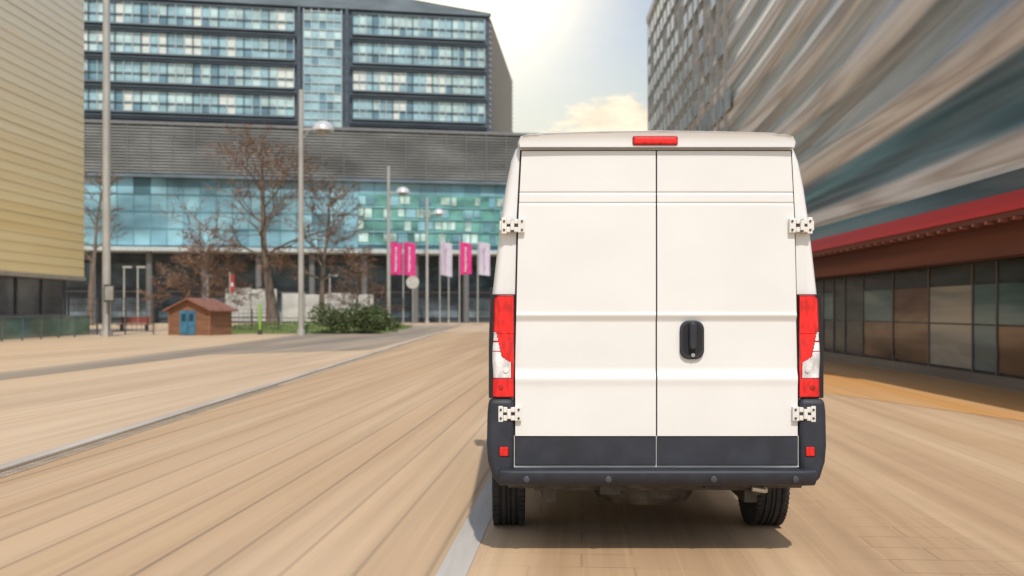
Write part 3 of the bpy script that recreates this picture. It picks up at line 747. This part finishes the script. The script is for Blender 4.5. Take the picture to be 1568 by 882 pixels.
for z in (.55,.9,1.28): b.tube((0,0,z),(6.5,0,z),.025,.025,5,0)
b.obj('rails',[m_pole],fe)
m_hoard=mat('hoarding_white',(0.46,0.47,0.45),.6,var=.2,scale=(.4,1,.8)); m_hp=mat('hoarding_post',(0.2,0.2,0.19),.6)
for u0,u1,Y,z0,z1 in ((345,424,92,.5,3.6),(432,572,98,.4,3.2)):
    o=root('white_site_hoarding',(U(u0,Y),Y,0)); b=MB(); L_=U(u1,Y)-U(u0,Y); n=int(L_/2.2)
    for k in range(n): 
        b.box(k*L_/n+.03,(k+1)*L_/n-.03,0,.08,z0,z1-(.12*(k%2)),0); b.box(k*L_/n-.05,k*L_/n+.03,-.05,.1,0,z1+.1,1)
    b.box(0,L_,-.04,.0,z0+.3,z0+.42,1)
    b.obj('hoarding_panels',[m_hoard,m_hp],o)
o=root('red_park_bench',(U(205,72),72,0)); b=MB()
for k in range(4): b.box(-1.1,1.1,-.25+k*.13,-.15+k*.13,.45,.49,0)
for k in range(3): b.box(-1.1,1.1,.30,.34,.6+k*.16,.72+k*.16,0)
for x in (-.9,.9): b.box(x-.04,x+.04,-.22,.3,0,.45,1); b.box(x-.04,x+.04,.3,.36,0,1.05,1)
b.obj('slats_and_legs',[mat('bench_red',(0.30,0.06,0.04),.6),m_metal],o)

# ================= GRASS, BUSH, TREES =================
m_grass=mat('grass',(0.08,0.13,0.03),.9,c2=(0.15,0.19,0.055),scale=(1.2,1.2,1))
b=MB(); gx0,gx1,gy0,gy1=U(345,70),U(610,75),64,88
N=24
def gh(x,y):
    fx=(x-gx0)/(gx1-gx0); fy=(y-gy0)/(gy1-gy0); e=min(fx,1-fx)*8; e2=min(fy,1-fy)*6
    return .012+.45*min(1,e)*min(1,e2)
idx={}
for i in range(N+1):
    for j in range(N+1):
        x=gx0+(gx1-gx0)*i/N; y=gy0+(gy1-gy0)*j/N; idx[i,j]=len(b.v); b.v.append((x,y,gh(x,y)+random.uniform(0,.04)*(0<i<N and 0<j<N)))
for i in range(N):
    for j in range(N): b.f.append((idx[i,j],idx[i+1,j],idx[i+1,j+1],idx[i,j+1])); b.m.append(0)
for i in range(4000):
    x=random.uniform(gx0+.2,gx1-.2); y=random.uniform(gy0+.2,gy1-.2); z=gh(x,y); a=random.uniform(0,3.14); h=random.uniform(.08,.25); w_=.04
    b.quad([(x-w_*math.cos(a),y-w_*math.sin(a),z),(x+w_*math.cos(a),y+w_*math.sin(a),z),(x+random.uniform(-.05,.05),y,z+h)],0)
b.obj('grass_lawn',[m_grass])
m_stem=mat('stem',(0.10,0.07,0.05),.8)
def leafy(name,cx,cy,rx,ry,rz,n,mats,size,zb=0):
    b=MB(); lumps=[(random.uniform(-.8,.8)*rx,random.uniform(-.6,.6)*ry,random.uniform(.25,.75)*rz,random.uniform(.35,.6)) for _ in range(11)]
    for i in range(n):
        lx,ly,lz,lr=random.choice(lumps)
        d=Vector((random.gauss(0,1),random.gauss(0,1),random.gauss(0,1))).normalized()*(random.random()**.35)
        p=Vector((lx+d.x*lr*rx*.75,ly+d.y*lr*ry,max(.05,lz+d.z*lr*rz*.9)))
        q=Vector((random.gauss(0,1),random.gauss(0,1),random.gauss(0,1))).normalized(); a=q.orthogonal().normalized()*size; c=q.cross(a)*.6
        b.quad([p-a,p-c,p+a,p+c],random.randrange(len(mats)))
    for i in range(14):
        lx,ly,lz,lr=random.choice(lumps); b.tube((lx*.3,ly*.3,0),(lx,ly,lz),.04,.015,5,len(mats))
    o=b.obj(name,mats+[m_stem]); o.location=(cx,cy,zb); return o
m_l1=mat('leaf_dark',(0.04,0.065,0.022),.7); m_l2=mat('leaf_mid',(0.075,0.11,0.035),.7); m_l3=mat('leaf_light',(0.12,0.16,0.06),.7)
leafy('green_bush',U(540,64),64,2.4,1.2,1.7,6000,[m_l1,m_l2,m_l3],.085,.05)
leafy('green_bush',U(582,68),68,1.3,.9,1.3,2500,[m_l1,m_l2,m_l3],.085,.05)
m_bark=mat('bark',(0.13,0.10,0.08),.9,c2=(0.20,0.155,0.125),scale=(5,5,1.2)); m_twig=mat('twigs',(0.25,0.155,0.105),.9,c2=(0.17,0.11,0.08),scale=(1,1,1))
m_rl=mat('russet_leaf',(0.38,0.20,0.11),.8,c2=(0.28,0.14,0.08),scale=(1,1,1))
def tree(name,u,Y,height,spread,seed,zb=.3,trunk=.26,low=.28,leaves=.1,maxlev=5,rmin=.015):
    rnd=random.Random(seed); b=MB(); tips=[]
    def grow(p,d,L,r,lev):
        segs=3 if lev<3 else 2
        for i in range(segs):
            nd_=(d+Vector((rnd.gauss(0,1),rnd.gauss(0,1),rnd.gauss(0,.6)))*(.10+.03*lev)+Vector((0,0,.04))).normalized()
            q=p+nd_*(L/segs); r2=r*(.86 if lev<4 else .75)
            b.tube(p,q,r,r2,(9,6,4,3,3,3,3)[min(lev,6)],0 if lev<3 else 1,False)
            p=q; d=nd_; r=r2
            if lev>=1 and lev<maxlev:
                for _ in range(1 if lev<4 else 2):
                    a=d.orthogonal().normalized(); a.rotate(Matrix.Rotation(rnd.uniform(0,6.28),3,d)); nd2=(d*.8+a*rnd.uniform(.5,.85)).normalized()
                    grow(p,nd2,L*rnd.uniform(.50,.66),max(r*.55,rmin),lev+1)
            if lev>=4: tips.append(Vector(p))
        if lev<maxlev:
            for _ in range(2):
                a=d.orthogonal().normalized(); a.rotate(Matrix.Rotation(rnd.uniform(0,6.28),3,d)); nd2=(d+a*rnd.uniform(.3,.6)).normalized()
                grow(p,nd2,L*rnd.uniform(.62,.8),max(r*.68,rmin),lev+1)
    p=Vector((0,0,0)); d=Vector((0,0,1)); T=height*.8; n=9; r=trunk
    b.tube(p,(0,0,.4),trunk*1.35,trunk,9,0,False); p=Vector((0,0,.4))
    ga=rnd.uniform(0,6)
    for i in range(n):
        d=(d+Vector((rnd.gauss(0,.05),rnd.gauss(0,.05),0))).normalized(); q=p+d*(T/n)*.8; r2=r*.86; b.tube(p,q,r,r2,9,0,False); p=q; r=r2
        f=i/(n-1)
        if q.z>height*low:
            for k in range(2 if i<n-1 else 4):
                ga+=2.4; az=ga+rnd.uniform(-.3,.3); up=.42+f*.8; dd=Vector((math.cos(az),math.sin(az),up)).normalized()
                grow(p,dd,spread*(1-.36*f)*rnd.uniform(.42,.58),r*.5,2 if f>.25 else 1)
    for t in tips:
        if rnd.random()<leaves:
            c=t+Vector((rnd.gauss(0,.12),rnd.gauss(0,.12),rnd.gauss(0,.12))); q=Vector((rnd.gauss(0,1),rnd.gauss(0,1),rnd.gauss(0,1))).normalized(); a=q.orthogonal().normalized()*rnd.uniform(.05,.09); e=q.cross(a)*.6
            b.quad([c-a,c-e,c+a,c+e],2)
    o=b.obj(name,[m_bark,m_twig,m_rl]); o.location=(U(u,Y),Y,zb)
    zs=max(v[2] for v in b.v); xs=sorted(v[0] for v in b.v); wdt=xs[int(len(xs)*.97)]-xs[int(len(xs)*.03)]
    k=height/zs; o.scale=(spread*2/wdt,spread*2/wdt,k)
    return o
tree('bare_autumn_tree',417,78,15.6,5.2,3,.4,.34,.24,.10)
tree('bare_autumn_tree',492,80,12.5,3.7,8,.4,.22,.22,.08)
tree('bare_autumn_tree',325,84,9.2,3.6,21,.0,.13,.15,.14)
tree('bare_autumn_tree',137,100,15.5,2.6,31,.0,.2,.3,.1,4,.025)
tree('bare_autumn_tree',545,90,6.6,2.6,41,.0,.10,.15,.1,4)
